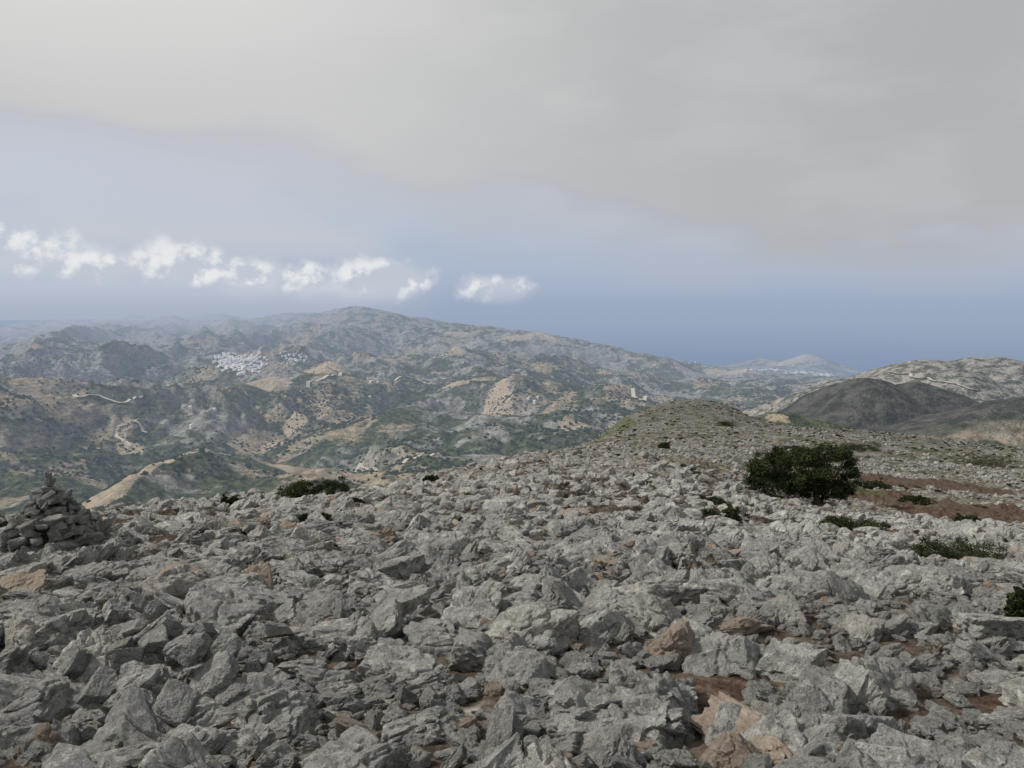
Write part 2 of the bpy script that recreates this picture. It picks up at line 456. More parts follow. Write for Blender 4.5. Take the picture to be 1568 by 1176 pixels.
geo=g.n('ShaderNodeNewGeometry'); pos=geo.outputs['Position']
sep=g.n('ShaderNodeSeparateXYZ'); g.put(sep.inputs[0],pos)
rad=g.vm('LENGTH',pos)
f1=g.noise(pos,.0022,5,.6); f2=g.noise(pos,.009,7,.68); f3=g.noise(pos,.045,5,.72)
scr=g.mix(g.ss(f3,.38,.62),(.028,.042,.021),(.112,.125,.068))
dry=g.mix(g.ss(f3,.35,.65),(.20,.165,.11),(.42,.35,.25))
rk=g.mix(g.ss(f3,.35,.65),(.17,.168,.158),(.40,.385,.355))
terr=g.math('SINE',g.math('ADD',g.math('MULTIPLY',sep.outputs[2],.6),g.math('MULTIPLY',f2,9.)))
dry=g.mix(g.ss(terr,.2,.9,0,.38),dry,(.085,.088,.05))
farc=g.mix(g.ss(g.math('ADD',f2,g.math('MULTIPLY',g.math('SUBTRACT',f1,.5),1.2)),.545,.61),scr,dry)
rkf=g.ss(g.math('ADD',g.math('ADD',f2,g.math('MULTIPLY',g.math('SUBTRACT',f1,.5),-1.0)),g.ss(rad,2600,6500,0,.09)),.555,.66,0,.9)
farc=g.mix(rkf,farc,rk)
nz=g.n('ShaderNodeSeparateXYZ'); g.put(nz.inputs[0],geo.outputs['Normal'])
farc=g.mix(g.ss(nz.outputs[2],.90,.75,0,.4),farc,rk)
farc=g.mix(g.ss(g.math('ADD',g.attr('pale_mask'),g.math('MULTIPLY',g.math('SUBTRACT',f3,.5),2.2)),.40,.75,0,.85),farc,g.mix(g.ss(terr,.2,.9,0,.3),(.46,.38,.28),(.25,.20,.14)))
shadec=g.mix(g.ss(f3,.4,.6),(.038,.042,.036),(.10,.098,.084))  # cloud shadow on the hill, put into the colour as darker scrub
farc=g.mix(g.math('MULTIPLY',g.attr('cloud_shade_mask'),.95),farc,shadec)
st_=g.math('MULTIPLY',g.ss(rad,1550,1700),g.math('MULTIPLY',g.ss(rad,3000,2600),g.ss(sep.outputs[0],500,700)))
hillc=g.mix(g.ss(f3,.42,.58),(.075,.078,.055),(.36,.345,.31))
farc=g.mix(g.math('MULTIPLY',st_,.8),farc,hillc)
hf=g.math('ADD',g.math('MULTIPLY',f2,40.),g.math('MULTIPLY',f3,12.))
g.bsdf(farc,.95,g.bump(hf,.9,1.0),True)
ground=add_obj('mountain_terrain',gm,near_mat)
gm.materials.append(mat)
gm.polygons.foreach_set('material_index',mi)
print('ground',time.time()-T0)

# ------------------------------------------------------------ sea
n=256; an=np.linspace(0,2*np.pi,n,endpoint=False)
rr=[0.1,3000,8000,16000,30000,58000]
v=[];q=[]
for r in rr:
    v.append(np.stack([np.sin(an)*r,np.cos(an)*r,np.full(n,-1000.)],1))
v=np.vstack(v)
for k in range(len(rr)-1):
    i=np.arange(n); q.append(np.stack([k*n+i,k*n+(i+1)%n,(k+1)*n+(i+1)%n,(k+1)*n+i],1))
sm_=build_mesh('sea',v,np.vstack(q))
mat,nt=newmat('sea_water'); g=G(nt); pos=g.n('ShaderNodeNewGeometry').outputs['Position']
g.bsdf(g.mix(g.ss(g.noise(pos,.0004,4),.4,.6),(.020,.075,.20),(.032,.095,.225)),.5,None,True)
add_obj('sea',sm_,mat)

# ------------------------------------------------------------ rocks
def ico(sub):
    bm=bmesh.new(); bmesh.ops.create_icosphere(bm,subdivisions=sub,radius=1)
    v=np.array([x.co[:] for x in bm.verts]); f=np.array([[y.index for y in x.verts] for x in bm.faces]); bm.free(); return v,f
ICO={s:ico(s) for s in (2,3,4,5)}
def rock_shape(seed,sub,p=34,npl=9,rough=1.0,slab=(1,.8,.6)):
    r_=np.random.default_rng(seed)
    d,f=ICO[sub]; d=d/np.linalg.norm(d,axis=1)[:,None]
    nrm=r_.normal(size=(npl,3)); nrm/=np.linalg.norm(nrm,axis=1)[:,None]
    nrm=np.vstack([nrm,np.array([[0,0,1],[0,0,-1],[1,0,0],[-1,0,0],[0,1,0],[0,-1,0]])+r_.normal(size=(6,3))*.2]); nrm/=np.linalg.norm(nrm,axis=1)[:,None]
    ds=np.concatenate([r_.uniform(.58,1.0,npl),r_.uniform(.55,.88,6)])
    q=np.maximum(d@nrm.T,0)/ds
    r=(q**p).sum(1)**(-1/p)
    v=d*r[:,None]
    o=r_.uniform(0,50,3)
    w=v+.2*np.stack([fbm3(v*1.2+o,1,2),fbm3(v*1.2+o+7,2,2),fbm3(v*1.2+o+13,3,2)],1)
    disp=fbm3(w*1.3+o,5,3)*.12
    rd=1-np.abs(fbm3(w*1.6+o,15,3))*2
    disp-= np.maximum(rd-.74,0)*.65*rough
    ax=r_.normal(size=3)*.35+np.array([0,0,1]); ax/=np.linalg.norm(ax)
    s=(w@ax)*r_.uniform(1.2,2.2)+fbm3(w*1.1+o,25,2)*.5
    fr=s-np.floor(s); lam=h2(np.floor(s),np.floor(s)*0+seed,3)
    disp+=((lam-.5)*.11-np.exp(-(np.minimum(fr,1-fr)/.06)**2)*.05)*rough
    if sub>=5: disp+=(fbm3(w*7+o,35,3)*.05-np.maximum(fbm3(w*4.5+o,45,2)-.3,0)*.14)*rough
    v=v*(1+disp)[:,None]
    return v*np.array(slab),f
def lib(name,n,sub,smooth,mat,slabs,**k):
    c=bpy.data.collections.new(name)
    for i in range(n):
        v,f=rock_shape(100*sub+i*7+len(name),sub,slab=slabs[i%len(slabs)],**k)
        me=build_mesh('%s_%02d'%(name,i),v,None,f,smooth); me.materials.append(mat)
        c.objects.link(bpy.data.objects.new('%s_%02d'%(name,i),me))
    return c
slabs=[(1,.85,.68),(1,.75,.48),(1,.85,.75),(1,.75,.36),(.9,.9,.6),(1.12,.75,.5)]
hi=lib('limestone_boulder_shape',18,5,False,rock_m,slabs)
mid4=lib('limestone_block_shape',14,4,False,rock_m,slabs)
mid=lib('limestone_stone_shape',14,3,False,rock_m,slabs)
mid2=lib('limestone_hill_shape',14,3,False,rock2_m,slabs)
lo=lib('limestone_far_shape',10,2,False,rock2_m,slabs)
def scatter(name,coll,pts,rot,scl,idx):
    me=bpy.data.meshes.new(name); me.vertices.add(len(pts)); me.vertices.foreach_set('co',pts.astype(np.float32).ravel())
    a=me.attributes.new('rot','FLOAT_VECTOR','POINT'); a.data.foreach_set('vector',rot.astype(np.float32).ravel())
    a=me.attributes.new('scl','FLOAT_VECTOR','POINT'); a.data.foreach_set('vector',scl.astype(np.float32).ravel())
    a=me.attributes.new('idx','INT','POINT'); a.data.foreach_set('value',idx.astype(np.int32))
    ob=add_obj(name,me)
    ng=bpy.data.node_groups.new(name+'_instancer','GeometryNodeTree')
    ng.interface.new_socket('Geometry',in_out='INPUT',socket_type='NodeSocketGeometry')
    ng.interface.new_socket('Geometry',in_out='OUTPUT',socket_type='NodeSocketGeometry')
    N=ng.nodes; L=ng.links
    gi=N.new('NodeGroupInput'); go=N.new('NodeGroupOutput'); ci=N.new('GeometryNodeCollectionInfo')
    ci.inputs['Collection'].default_value=coll; ci.inputs['Separate Children'].default_value=True; ci.inputs['Reset Children'].default_value=True
    ip=N.new('GeometryNodeInstanceOnPoints'); ip.inputs['Pick Instance'].default_value=True
    def na(nm,t):
        x=N.new('GeometryNodeInputNamedAttribute'); x.data_type=t; x.inputs['Name'].default_value=nm; return x.outputs['Attribute']
    L.new(gi.outputs[0],ip.inputs['Points']); L.new(ci.outputs[0],ip.inputs['Instance'])
    L.new(na('idx','INT'),ip.inputs['Instance Index'])
    e2r=N.new('FunctionNodeEulerToRotation'); L.new(na('rot','FLOAT_VECTOR'),e2r.inputs[0]); L.new(e2r.outputs[0],ip.inputs['Rotation'])
    L.new(na('scl','FLOAT_VECTOR'),ip.inputs['Scale'])
    L.new(ip.outputs[0],go.inputs[0])
    md=ob.modifiers.new('instances','NODES'); md.node_group=ng
    return ob
shrubs=[(483,762,56,24,1),(480,806,32,20,1),(355,775,18,14,1),(1108,803,34,26,1),(1300,812,62,14,1),(1455,866,85,38,1),(1562,955,34,62,1),(1015,688,14,10,1),(660,738,14,8,1),(1320,690,34,12,1),(1500,714,70,12,1),(5,814,22,12,1),(1225,692,30,8,1),(1110,652,20,8,1),(1400,772,26,11,1),(1480,802,22,11,1),(540,775,18,10,1),(1340,747,24,10,1),(1090,772,20,9,1),(1540,842,30,14,1)]
excl=[]
for (u,v,ru,rv) in soil_spots:
    c=hit(u,v); e=hit(u,v+rv if v+rv<1170 else v-rv); rx=ru/F*c[1]; ry=max(abs(e[1]-c[1]),rx*.3); excl.append((c[0],c[1],rx,ry))
shr=[]
for (u,v0,wp,hp,_) in shrubs:
    c=hit(u,v0); s=c[1]/F; shr.append((c,wp*s,hp*s,s)); 
    if c[1]<60: excl.append((c[0],c[1]+wp*s*.2,wp*s*.95,wp*s*.7))
def insoil(x,y,k=.88):
    m=np.zeros(len(x),bool)
    for (cx,cy,rx,ry) in excl: m|=(((x-cx)/rx)**2+((y-cy)/ry)**2)<k*k
    return m
def field(n,y0,y1,amax=.85):
    y=np.sqrt(rng.uniform(y0*y0,y1*y1,n)); x=rng.uniform(-amax,amax,n)*y
    return x,y
def layer(name,coll,ncol,n,y0,y1,s0,s1,pw=2.,sink=.25,soil_ok=False,mask=None,yaw=.8,sp=.30,amax=.85):
    x,y=field(n,y0,y1,amax)
    s=s0+(s1-s0)*rng.random(n)**pw
    k=np.ones(n,bool)
    if not soil_ok: k&=~insoil(x,y)
    if mask is not None: k&=mask(x,y)
    k&=np.hypot(x,y)>1.9+s
    x,y,s=x[k],y[k],s[k]; n=len(x)
    z=Hm(x,y)+s*(.5-sink)*.5
    sc=s[:,None]*np.stack([rng.uniform(.8,1.25,n),rng.uniform(.75,1.2,n),rng.uniform(.7,1.15,n)],1)
    rot=np.stack([rng.normal(.1,sp,n),rng.normal(.28,sp,n),rng.normal(.5,yaw,n)+np.pi*rng.integers(0,2,n)],1)
    return scatter(name,coll,np.stack([x,y,z],1),rot,sc,rng.integers(0,ncol,n))
layer('limestone_boulders',hi,18,3200,2.2,13,.085,.27,1.6,.4,mask=lambda x,y: fbm(x/1.3,y/1.3,200,3)>-.34)
layer('limestone_outcrop_rocks',mid4,14,6500,12.5,30,.09,.32,1.9,.4,mask=lambda x,y: fbm(x/3,y/3,204,3)>-.28)
layer('limestone_rocks',mid4,14,6500,2.0,11,.035,.10,1.2,.2,mask=lambda x,y:fbm(x/1.2,y/1.2,201,3)>-.45)
layer('loose_stones',mid,14,9000,1.6,11,.012,.045,1.8,0)
layer('soil_pebbles',mid,14,3500,1.8,20,.010,.040,2.2,0,soil_ok=True)
layer('hillside_rocks',mid2,14,19000,28,140,.12,.46,2.8,.25,mask=lambda x,y:(fbm(x/9,y/9,202,3)>-.12),amax=.75)
layer('ridge_rocks',lo,10,14000,120,430,.22,.85,2.6,.3,mask=lambda x,y:(x/y>.02)&(fbm(x/25,y/25,203,3)>-.1),amax=.75)

# ------------------------------------------------------------ cairn
def merged_rocks(name,items,sub,mat,smooth=False):
    V=[];Fc=[];o=0
    for i,(loc,rot,sc) in enumerate(items):
        v,f=rock_shape(900+i%23,sub,slab=(1,1,1),p=30,npl=6,rough=.35)
        v=v*np.array(sc)
        cx,sx=math.cos(rot[0]),math.sin(rot[0]); cy,sy=math.cos(rot[1]),math.sin(rot[1]); cz,sz=math.cos(rot[2]),math.sin(rot[2])
        Rx=np.array([[1,0,0],[0,cx,-sx],[0,sx,cx]]);Ry=np.array([[cy,0,sy],[0,1,0],[-sy,0,cy]]);Rz=np.array([[cz,-sz,0],[sz,cz,0],[0,0,1]])
        v=v@(Rz@Ry@Rx).T+np.array(loc); V.append(v); Fc.append(f+o); o+=len(v)
    return build_mesh(name,np.vstack(V),None,np.vstack(Fc),smooth)
c0=hit(82,840); sc0=c0[1]/F
w0=78*sc0; hh=94*sc0
items=[]
z=0.
while z<hh*.93:
    f=z/hh; rad_=w0*(1-f)**.85+.06*f
    s0=.125*(1-.3*f)
    for ring in ((1.,.5,.0) if f<.6 else (.9,.2)):
        num=max(2,int(2*np.pi*rad_*ring/(s0*1.45)))
        for k in range(num):
            a=2*np.pi*(k+rng.uniform(-.3,.3))/num; rr_=rad_*ring*rng.uniform(.85,1.05)
            s=s0*rng.uniform(.6,1.3)
            items.append(((c0[0]+math.cos(a)*rr_,c0[1]+math.sin(a)*rr_,c0[2]+z+rng.uniform(-.05,.05)),(rng.normal(0,.4),rng.normal(0,.4),rng.uniform(0,6.3)),(s*1.1,s*.9,s*.65)))
    z+=s0*.62
items+=[((c0[0],c0[1],c0[2]+hh),(0,.1,.4),(.12,.10,.06)),((c0[0]+.01,c0[1],c0[2]+hh+.09),(0.1,.1,1.4),(.075,.07,.06)),((c0[0]-.01,c0[1],c0[2]+hh+.18),(.1,0.1,.2),(.045,.045,.065))]
add_obj('stone_cairn',merged_rocks('stone_cairn',items,4,cairn_m),cairn_m)
items=[]
for (u,v,s,dz) in [(220,1085,.14,.02),(330,1085,.14,.02),(300,1040,.12,.06),(240,1040,.10,.10),(200,1060,.10,.07),(350,1040,.10,.06),(280,1060,.11,.12),(260,1010,.10,.08),(210,1005,.08,.06),(310,1005,.10,.03),(180,1030,.09,.02),(370,1090,.10,.0),(150,1090,.10,.0),(240,980,.08,.08),(420,1000,.09,.03),(215,960,.07,.06),(120,1050,.10,.02),(270,1130,.11,.02),(290,1080,.09,.16)]:
    p=hit(u,min(v,1165)); items.append(((p[0],p[1],p[2]+dz+.10),(rng.normal(0,.4),rng.normal(0,.4),rng.uniform(0,6)),(s,s*.85,s*.65)))
add_obj('stone_pile',merged_rocks('stone_pile',items,5,cairn_m),cairn_m)

# ------------------------------------------------------------ foliage builders
def leaves(cent,spread,num,size,seed,squash=1.):
    r_=np.random.default_rng(seed); n=len(cent)*num
    c=np.repeat(cent,num,0)+r_.normal(size=(n,3))*np.repeat(spread,num)[:,None]*np.array([1,1,squash])
    a=r_.normal(size=(n,3)); a/=np.linalg.norm(a,axis=1)[:,None]
    b=np.cross(a,r_.normal(size=(n,3))); b/=np.linalg.norm(b,axis=1)[:,None]
    s=size*r_.uniform(.6,1.3,n)[:,None]
    v=np.stack([c-a*s,c+b*s*.5,c+a*s,c-b*s*.5],1).reshape(-1,3)
    return v,np.arange(n*4).reshape(-1,4)
def tube(pts,rad_,k=7):
    pts=np.array(pts,float); V=[];Q=[]
    for i,p in enumerate(pts):
        d=pts[min(i+1,len(pts)-1)]-pts[max(i-1,0)]; d/=np.linalg.norm(d)
        x=np.cross(d,[.3,1,.1]); x/=np.linalg.norm(x); y=np.cross(d,x)
        for j in range(k):
            t=2*np.pi*j/k; V.append(p+(x*math.cos(t)+y*math.sin(t))*rad_[i]*(1+.12*math.sin(3*t+i)))
    for i in range(len(pts)-1):
        for j in range(k): Q.append([i*k+j,i*k+(j+1)%k,(i+1)*k+(j+1)%k,(i+1)*k+j])
    return np.array(V),np.array(Q)
def crown(lobes,ncl,seed):
    r_=np.random.default_rng(seed); C=[]
    w=np.array([l[3]*l[4]*l[5] for l in lobes])**.67; w/=w.sum()
    while len(C)<ncl:
        l=lobes[r_.choice(len(lobes),p=w)]
        d=r_.normal(size=3); d/=np.linalg.norm(d)
        rr_=r_.uniform(.35,1.0)**.6*(1+.16*math.sin(d[0]*5+seed)+.12*math.sin(d[1]*7+d[2]*6))
        C.append([l[0]+d[0]*l[3]*rr_,l[1]+d[1]*l[4]*rr_,l[2]+d[2]*l[5]*rr_])
    return np.array(C)
tb=hit(1252,770); S=tb[1]/F
print('tree at',tb,'cairn at',c0)
emp=bpy.data.objects.new('evergreen_oak_tree',None); scene.collection.objects.link(emp); emp.location=tb
def px(u,v,dy=0): return ((u-1252)*S,dy,(770-v)*S)
L=[(*px(1168,713),24*S,30*S,22*S),(*px(1192,699,.5),20*S,30*S,13*S),(*px(1212,716,-.4),24*S,30*S,20*S),(*px(1188,737,-.2),28*S,28*S,18*S),
   (*px(1234,700,.3),17*S,30*S,14*S),(*px(1250,722,-.4),24*S,30*S,22*S),(*px(1264,695,.4),20*S,30*S,14*S),(*px(1288,699,0),19*S,30*S,16*S),
   (*px(1297,728,-.3),17*S,26*S,26*S),(*px(1276,747,.1),26*S,28*S,20*S),(*px(1236,745,.4),24*S,28*S,18*S),(*px(1156,733,.1),15*S,22*S,16*S),(*px(1215,747,-.1),18*S,24*S,10*S),(*px(1292,752,-.2),14*S,20*S,12*S)]
C=crown(L,360,3); C[:,2]=np.maximum(C[:,2],8*S)
v,q=leaves(C,rng.uniform(.07,.19,len(C)),150,.055,5,.7)
o=add_obj('crown',build_mesh('crown',v,q,None,False),oak_m,emp)
V=[];Q=[];off=0
for pts,rd in [([px(1252,777),px(1250,757),px(1246,742),px(1240,720)],[.2,.16,.13,.07]),
               ([px(1250,757),px(1268,742,-.1),px(1283,722)],[.13,.09,.04]),
               ([px(1250,752),px(1225,740,.1),px(1195,728),px(1172,715)],[.12,.1,.07,.03]),
               ([px(1240,742),px(1220,722,-.2),px(1205,700)],[.09,.07,.03]),
               ([px(1258,776,.2),px(1264,755,.2),px(1275,745,.2),px(1290,735,.3)],[.11,.09,.07,.03]),
               ([px(1246,745),px(1255,725,.2),px(1262,700,.2)],[.09,.06,.03]),
               ([px(1195,728),px(1180,735,-.1),px(1160,737)],[.05,.035,.02])]:
    a,b=tube(pts,rd); V.append(a);Q.append(b+off);off+=len(a)
add_obj('trunk_and_limbs',build_mesh('trunk',np.vstack(V),np.vstack(Q)),bark_m,emp)
for i,(c,w,h_,s) in enumerate(shr):
    r_=np.random.default_rng(50+i)
    lob=[(r_.uniform(-.65,.65)*w,r_.uniform(-.4,.6)*w*.6,h_*.35,w*.36,w*.32,h_*r_.uniform(.45,.8)) for _ in range(9)]
    Cc=crown(lob,170,50+i)
    Cc[:,2]=np.maximum(Cc[:,2],0)
    ls=max(.012,min(.06,s*1.4))
    v,q=leaves(Cc,np.full(len(Cc),w*.05),90,ls,70+i,.7)
    o=add_obj('mountain_shrub',build_mesh('mountain_shrub',v,q,None,False),shrub_m); o.location=c
cc=bpy.data.collections.new('cushion_plant_shape')
for i in range(3):
    Cc=crown([(0,0,.15,.8,.7,.4),(.4,.2,.1,.5,.5,.3),(-.4,-.2,.1,.5,.5,.3)],50,200+i); Cc[:,2]=np.maximum(Cc[:,2],0)
    v,q=leaves(Cc,np.full(50,.1),20,.1,300+i,.7); me=build_mesh('cushion_%d'%i,v,q,None,False); me.materials.append(shrub_m)
    cc.objects.link(bpy.data.objects.new('cushion_%d'%i,me))
x,y=field(5500,26,420); k=(fbm(x/14,y/14,400,3)>-.08+.15*(x<0)); x,y=x[k],y[k]; n=len(x)
s=rng.uniform(.10,.38,n)*(1+sstep(60,300,y)*1.6)
scatter('cushion_plants',cc,np.stack([x,y,Hm(x,y)+.04],1),np.stack([np.zeros(n),np.zeros(n),rng.uniform(0,6,n)],1),np.stack([s,s,s*.8],1),rng.integers(0,3,n))
gc=bpy.data.collections.new('grass_tuft_shape')
m,nt=newmat('dry_grass'); g=G(nt); oi=g.n('ShaderNodeObjectInfo').outputs['Random']
g.bsdf(g.mix(oi,(.09,.10,.04),(.30,.24,.13))); grass_m=m
for i in range(3):
    r_=np.random.default_rng(i); V=[]; 
    for _ in range(60):
        a=r_.uniform(0,6.28); l=r_.uniform(.5,1.); b=np.array([r_.normal()*.25,r_.normal()*.25,0]); t=b+np.array([math.cos(a)*.5,math.sin(a)*.5,l]); sd_=np.array([-math.sin(a),math.cos(a),0])*.03
        V+=[b-sd_,b+sd_,(b+t)/2+sd_+[0,0,.12],t,] 
    me=build_mesh('tuft_%d'%i,np.array(V),np.arange(240).reshape(-1,4),None,False); me.materials.append(grass_m); gc.objects.link(bpy.data.objects.new('tuft_%d'%i,me))
x,y=field(1500,2.2,40); k=(fbm(x/2.5,y/2.5,410,2)>.0); x,y=x[k],y[k]; n=len(x); s=rng.uniform(.05,.13,n)
scatter('grass_tufts',gc,np.stack([x,y,Hm(x,y)],1),np.stack([np.zeros(n),np.zeros(n),rng.uniform(0,6,n)],1),np.stack([s,s,s],1),rng.integers(0,3,n))
vt=bpy.data.collections.new('valley_tree_shape')
for i in range(4):
    v,f=ICO[2]; v=v*(1+.4*fbm3(v*2.2+i*9,7,3))[:,None]*np.array([1,1,.8])+np.array([0,0,.5])
    me=build_mesh('valley_tree_%d'%i,v,None,f,False); me.materials.append(valley_m); vt.objects.link(bpy.data.objects.new('valley_tree_%d'%i,me))
x,y=field(130000,1200,5000,.75)
dens=fbm(x/420,y/420,500,4)+.3*fbm(x/90,y/90,510,2)
k=(rng.random(len(x))<np.clip((dens+.10)*1.9,.02,1))&(x/y<.35)
x,y=x[k],y[k]; n=len(x); s=1.2+3.2*rng.random(n)**1.6
scatter('valley_trees',vt,np.stack([x,y,Hm(x,y)],1),np.stack([np.zeros(n),np.zeros(n),rng.uniform(0,6,n)],1),np.stack([s*1.2,s*1.2,s],1),rng.integers(0,4,n))
print('valley trees',n)

# ------------------------------------------------------------ villages
m,nt=newmat('whitewash'); g=G(nt); pos=g.n('ShaderNodeNewGeometry').outputs['Position']
g.bsdf(g.mix(g.noise(pos,.05,3),(.84,.82,.79),(.92,.91,.89)),.8,haze=True); white_m=m
m,nt=newmat('dark_openings'); g=G(nt); g.bsdf((.10,.10,.12),.5,haze=True); dark_m=m
def village(name,spots,num,smin,smax,seed,gapd=0):
    r_=np.random.default_rng(seed); V=[];Q=[];M=[]; off=0; used=[]
    for _ in range(num):
        u,v,ru,rv=spots[r_.integers(len(spots))]
        p=hit(u+r_.normal()*ru*.45,v+r_.normal()*rv*.45)
        if gapd and used and min(math.hypot(p[0]-k[0],p[1]-k[1]) for k in used)<gapd: continue
        used.append(p)
        w=r_.uniform(smin,smax); d=r_.uniform(smin,smax); h_=r_.choice([3.5,6.5,6.5,9,11]); a=r_.uniform(-1.0,-.2)
        def box(cx,cy,z0,bw,bd,z1,mi):
            nonlocal off
            b=np.array([[sx*bw/2+cx,sy*bd/2+cy,z] for z in (z0,z1) for sx,sy in ((-1,-1),(1,-1),(1,1),(-1,1))])
            ca,sa=math.cos(a),math.sin(a)
            b[:,:2]=b[:,:2]@np.array([[ca,sa],[-sa,ca]]); b+=p
            V.append(b); Q.append(np.array([[0,3,2,1],[4,5,6,7],[0,1,5,4],[1,2,6,5],[2,3,7,6],[3,0,4,7]])+off); M.extend([mi]*6); off+=8
        box(0,0,-4,w,d,h_,0); box(w*.25,d*.2,h_+.01,w*.35,d*.4,h_+2.2,0)
        for fx in (-.28,.0,.28):
            for fz in np.arange(1.,h_-1.5,3.): box(fx*w,-d/2-.03,fz,1.0,.1,fz+1.2,1)
    me=build_mesh(name,np.vstack(V),np.vstack(Q),None,False)
    me.materials.append(white_m); me.materials.append(dark_m); me.polygons.foreach_set('material_index',np.array(M,np.int32))
    print(name,len(used),np.mean(np.array(used),0))
    return add_obj(name,me)
village('hillside_village',[(350,554,18,11),(372,562,32,8),(392,553,14,7),(370,553,32,6)],800,12,20,1,14)
village('upper_village',[(440,548,22,5),(455,552,15,4)],46,9,15,2,14)
village('coastal_village',[(1180,567,30,2),(1230,571,30,2),(1265,574,16,2)],90,14,28,3,14)
village('scattered_farmhouses',[(820,615,25,5),(880,650,30,6),(700,560,60,8),(1060,560,70,6),(300,640,80,20),(560,600,80,20)],16,8,13,4,20)

# ------------------------------------------------------------ dirt tracks
mat,nt=newmat('dirt_track_gravel'); g=G(nt); pos=g.n('ShaderNodeNewGeometry').outputs['Position']
g.bsdf(g.mix(g.noise(pos,.1,4),(.45,.40,.32),(.60,.55,.47)),.95,haze=True); track_m=mat
def track(name,pp,w=7.):
    P3=np.array([hit(*q)[:2] for q in pp])
    t=np.linspace(0,len(P3)-1,60*len(P3)); i=np.arange(len(P3))
    x=np.interp(t,i,P3[:,0]); y=np.interp(t,i,P3[:,1])
    k=np.ones(35)/35; xs=np.convolve(np.pad(x,17,'edge'),k,'valid'); ys=np.convolve(np.pad(y,17,'edge'),k,'valid')
    xs=xs+fbm(t*1.5,t*0,7,2)*12; 
    tx=np.gradient(xs);ty=np.gradient(ys);l=np.hypot(tx,ty)+1e-6; nx=-ty/l;ny=tx/l
    a=np.stack([xs+nx*w/2,ys+ny*w/2],1); b=np.stack([xs-nx*w/2,ys-ny*w/2],1)
    h_=np.maximum(Hm(a[:,0],a[:,1]),Hm(b[:,0],b[:,1]))+1.5
    v=np.vstack([np.column_stack([a,h_]),np.column_stack([b,h_])]); n=len(xs); j=np.arange(n-1)
    add_obj(name,build_mesh(name,v,np.stack([j,j+1,n+j+1,n+j],1)),track_m)
track('dirt_track',[(432,602),(450,597),(470,590),(490,583),(510,578),(522,572),(510,566),(498,562)],16)
track('dirt_track',[(225,665),(215,655),(190,652),(175,662),(185,675),(200,690)],10)
track('dirt_track',[(940,590),(965,600),(985,615),(1000,612)],14)
track('dirt_track',[(520,722),(545,718),(575,722),(610,715),(640,700),(665,697)],9)
track('dirt_track',[(560,590),(600,584),(640,580),(680,583)],12)
track('dirt_track',[(80,600),(110,612),(150,608),(185,618),(220,612)],13)
track('dirt_track',[(1360,572),(1385,576),(1420,582),(1460,592),(1500,600)],7)

# ------------------------------------------------------------ camera, sun, world
cam=bpy.data.cameras.new('camera'); cam.sensor_width=36; cam.lens=F/1568*36; cam.clip_start=.1; cam.clip_end=200000
co_=bpy.data.objects.new('camera',cam); scene.collection.objects.link(co_); co_.location=(0,0,EYE); co_.rotation_euler=(math.radians(90)-P,0,0); scene.camera=co_
SE=math.radians(42); SA=math.radians(-80)
sd=np.array([math.sin(SA)*math.cos(SE),math.cos(SA)*math.cos(SE),math.sin(SE)])
sl=bpy.data.lights.new('sun','SUN'); sl.energy=3.5; sl.angle=math.radians(4); sl.color=(1,.95,.87)
so=bpy.data.objects.new('sun',sl); scene.collection.objects.link(so)
so.rotation_euler=Vector(-sd).to_track_quat('-Z','Y').to_euler()
w=bpy.data.worlds.new('World'); scene.world=w; w.use_nodes=True; nt=w.node_tree; nt.nodes.clear(); g=G(nt)
sky=g.n('ShaderNodeTexSky'); sky.sky_type='NISHITA'; sky.sun_disc=False; sky.sun_elevation=SE; sky.sun_rotation=SA; sky.altitude=1000
d=g.n('ShaderNodeTexCoord').outputs['Generated']
sp=g.n('ShaderNodeSeparateXYZ'); g.put(sp.inputs[0],d)
el=g.math('ARCSINE',sp.outputs[2]); az=g.math('ARCTAN2',sp.outputs[0],sp.outputs[1])
cz=g.n('ShaderNodeCombineXYZ'); g.put(cz.inputs[0],az); g.put(cz.inputs[1],el)
q=cz.outputs[0]
mp=g.n('ShaderNodeMapping'); g.put(mp.inputs[0],q); mp.inputs['Scale'].default_value=(1,2.4,1)
qs=mp.outputs[0]
na=g.noise(qs,2.2,4,.5); nb=g.noise(qs,5,5,.5); nc=g.noise(qs,1.0,2,.5)
veil=g.mix(g.ss(el,-.018,.05),HZ,(.41,.48,.62))
veil=g.mix(g.ss(el,.04,.15),veil,(.54,.59,.70))
veil=g.mix(g.math('MULTIPLY',g.ss(na,.40,.58),g.ss(el,.03,.08,0,.75)),veil,(.60,.61,.66))
azc=g.ss(az,-.55,.6)
e0=g.math('ADD',g.math('MULTIPLY',azc,-.115),.165)
e0=g.math('ADD',e0,g.math('MULTIPLY',g.math('SUBTRACT',na,.5),.24))
e0=g.math('ADD',e0,g.math('MULTIPLY',g.math('SUBTRACT',nb,.5),.06))
deck=g.ss(g.math('SUBTRACT',el,e0),-.05,.06)
dk=g.mix(g.ss(az,-.6,.5),(.66,.66,.655),(.43,.44,.455))
dk=g.mix(g.math('MULTIPLY',g.ss(nc,.35,.65),.5),dk,(.47,.47,.475))
dk=g.mix(g.math('MULTIPLY',g.ss(nb,.4,.65),.28),dk,(.63,.63,.625))
dk=g.mix(g.math('MULTIPLY',g.ss(el,.3,.06),.3),dk,(.49,.49,.53))
dk=g.mix(g.math('MULTIPLY',g.ss(el,.20,.42),g.ss(az,.3,-.6,0,.7)),dk,(.78,.78,.76))
dk=g.mix(g.ss(el,.55,.9,0,.5),dk,(.34,.36,.39))
cl=g.mix(deck,veil,dk)
cn=g.noise(q,17,8,.55); cn2=g.noise(g.vm('ADD',q,(.007,-.009,0)),17,8,.55)
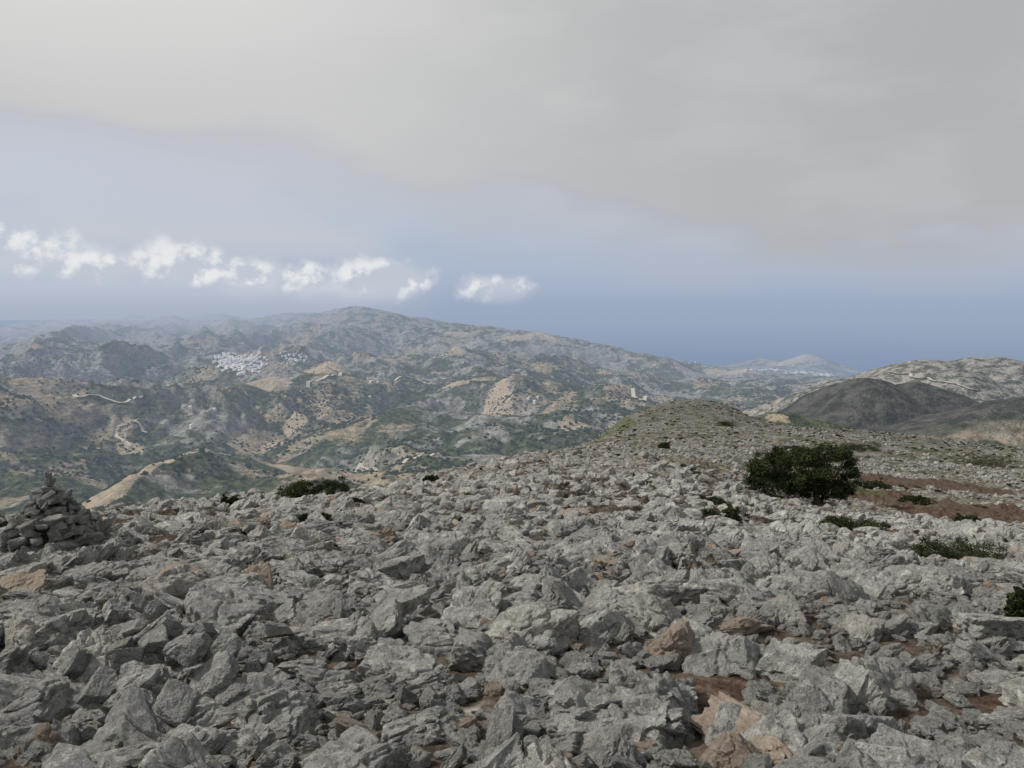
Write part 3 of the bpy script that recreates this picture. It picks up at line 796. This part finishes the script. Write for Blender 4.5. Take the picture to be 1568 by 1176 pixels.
# merged low cloud bank lying over the northern mountains
top_=g.math('ADD',g.math('MULTIPLY',g.ss(az,-.08,-.5),.050),.018)
top_=g.math('ADD',top_,g.math('MULTIPLY',g.math('SUBTRACT',cn,.5),.085))
top_=g.math('ADD',top_,g.math('MULTIPLY',g.math('SUBTRACT',nb,.5),.05))
vp=g.math('MULTIPLY',g.ss(g.math('SUBTRACT',top_,el),-.012,.016),g.ss(az,-.07,-.22,0,.92))
bankc=g.mix(g.ss(g.math('SUBTRACT',top_,el),.045,.0),(.50,.55,.645),(.64,.67,.73))
bankc=g.mix(g.ss(el,-.014,.022),(.40,.455,.56),bankc)
cl=g.mix(vp,cl,bankc)
env=None
for (u,v,ru,rv,st) in [(20,388,80,34,1.15),(-110,395,80,34,1.15),(160,412,62,22,1.05),(285,405,80,28,1.2),(378,418,50,20,1.0),(470,424,48,22,1.1),(588,424,66,32,1.3),(765,442,58,23,1.3),(842,445,26,8,.5)]:
    v=v+3
    a0=math.atan((u-784)/F); b0=(HV-v)/F
    ea=g.math('MULTIPLY',g.math('SUBTRACT',az,a0),F/ru); eb=g.math('MULTIPLY',g.math('SUBTRACT',el,b0),F/rv)
    r2=g.math('ADD',g.math('MULTIPLY',ea,ea),g.math('MULTIPLY',eb,eb))
    f=g.math('MULTIPLY',g.math('EXPONENT',g.math('MULTIPLY',r2,-.75)),st)
    env=f if env is None else g.math('MAXIMUM',env,f)
dens=g.math('ADD',env,g.math('MULTIPLY',g.math('SUBTRACT',cn,.5),1.5))
cm=g.math('MULTIPLY',g.ss(dens,.40,.90,0,.92),g.ss(env,.12,.35))
cm=g.math('MULTIPLY',cm,g.ss(el,-.012,.025))
lit=g.math('ADD',g.math('MULTIPLY',g.math('SUBTRACT',cn,cn2),6.5),g.math('MULTIPLY',g.ss(el,.0,.065),.66))
cc_=g.mix(g.ss(lit,.15,.95),(.53,.575,.66),(.83,.84,.855))
cl=g.mix(cm,cl,cc_)
b1=g.n('ShaderNodeBackground'); nt.links.new(sky.outputs[0],b1.inputs[0]); b1.inputs[1].default_value=.08
b2=g.n('ShaderNodeBackground'); g.put(b2.inputs[0],cl); b2.inputs[1].default_value=1.
ms=g.n('ShaderNodeMixShader'); g.put(ms.inputs[0],g.math('MAXIMUM',deck,g.math('MAXIMUM',cm,g.ss(el,.1,.0,.85,1.))))
nt.links.new(b1.outputs[0],ms.inputs[1]); nt.links.new(b2.outputs[0],ms.inputs[2])
wo=g.n('ShaderNodeOutputWorld'); nt.links.new(ms.outputs[0],wo.inputs[0])
print('done',time.time()-T0)
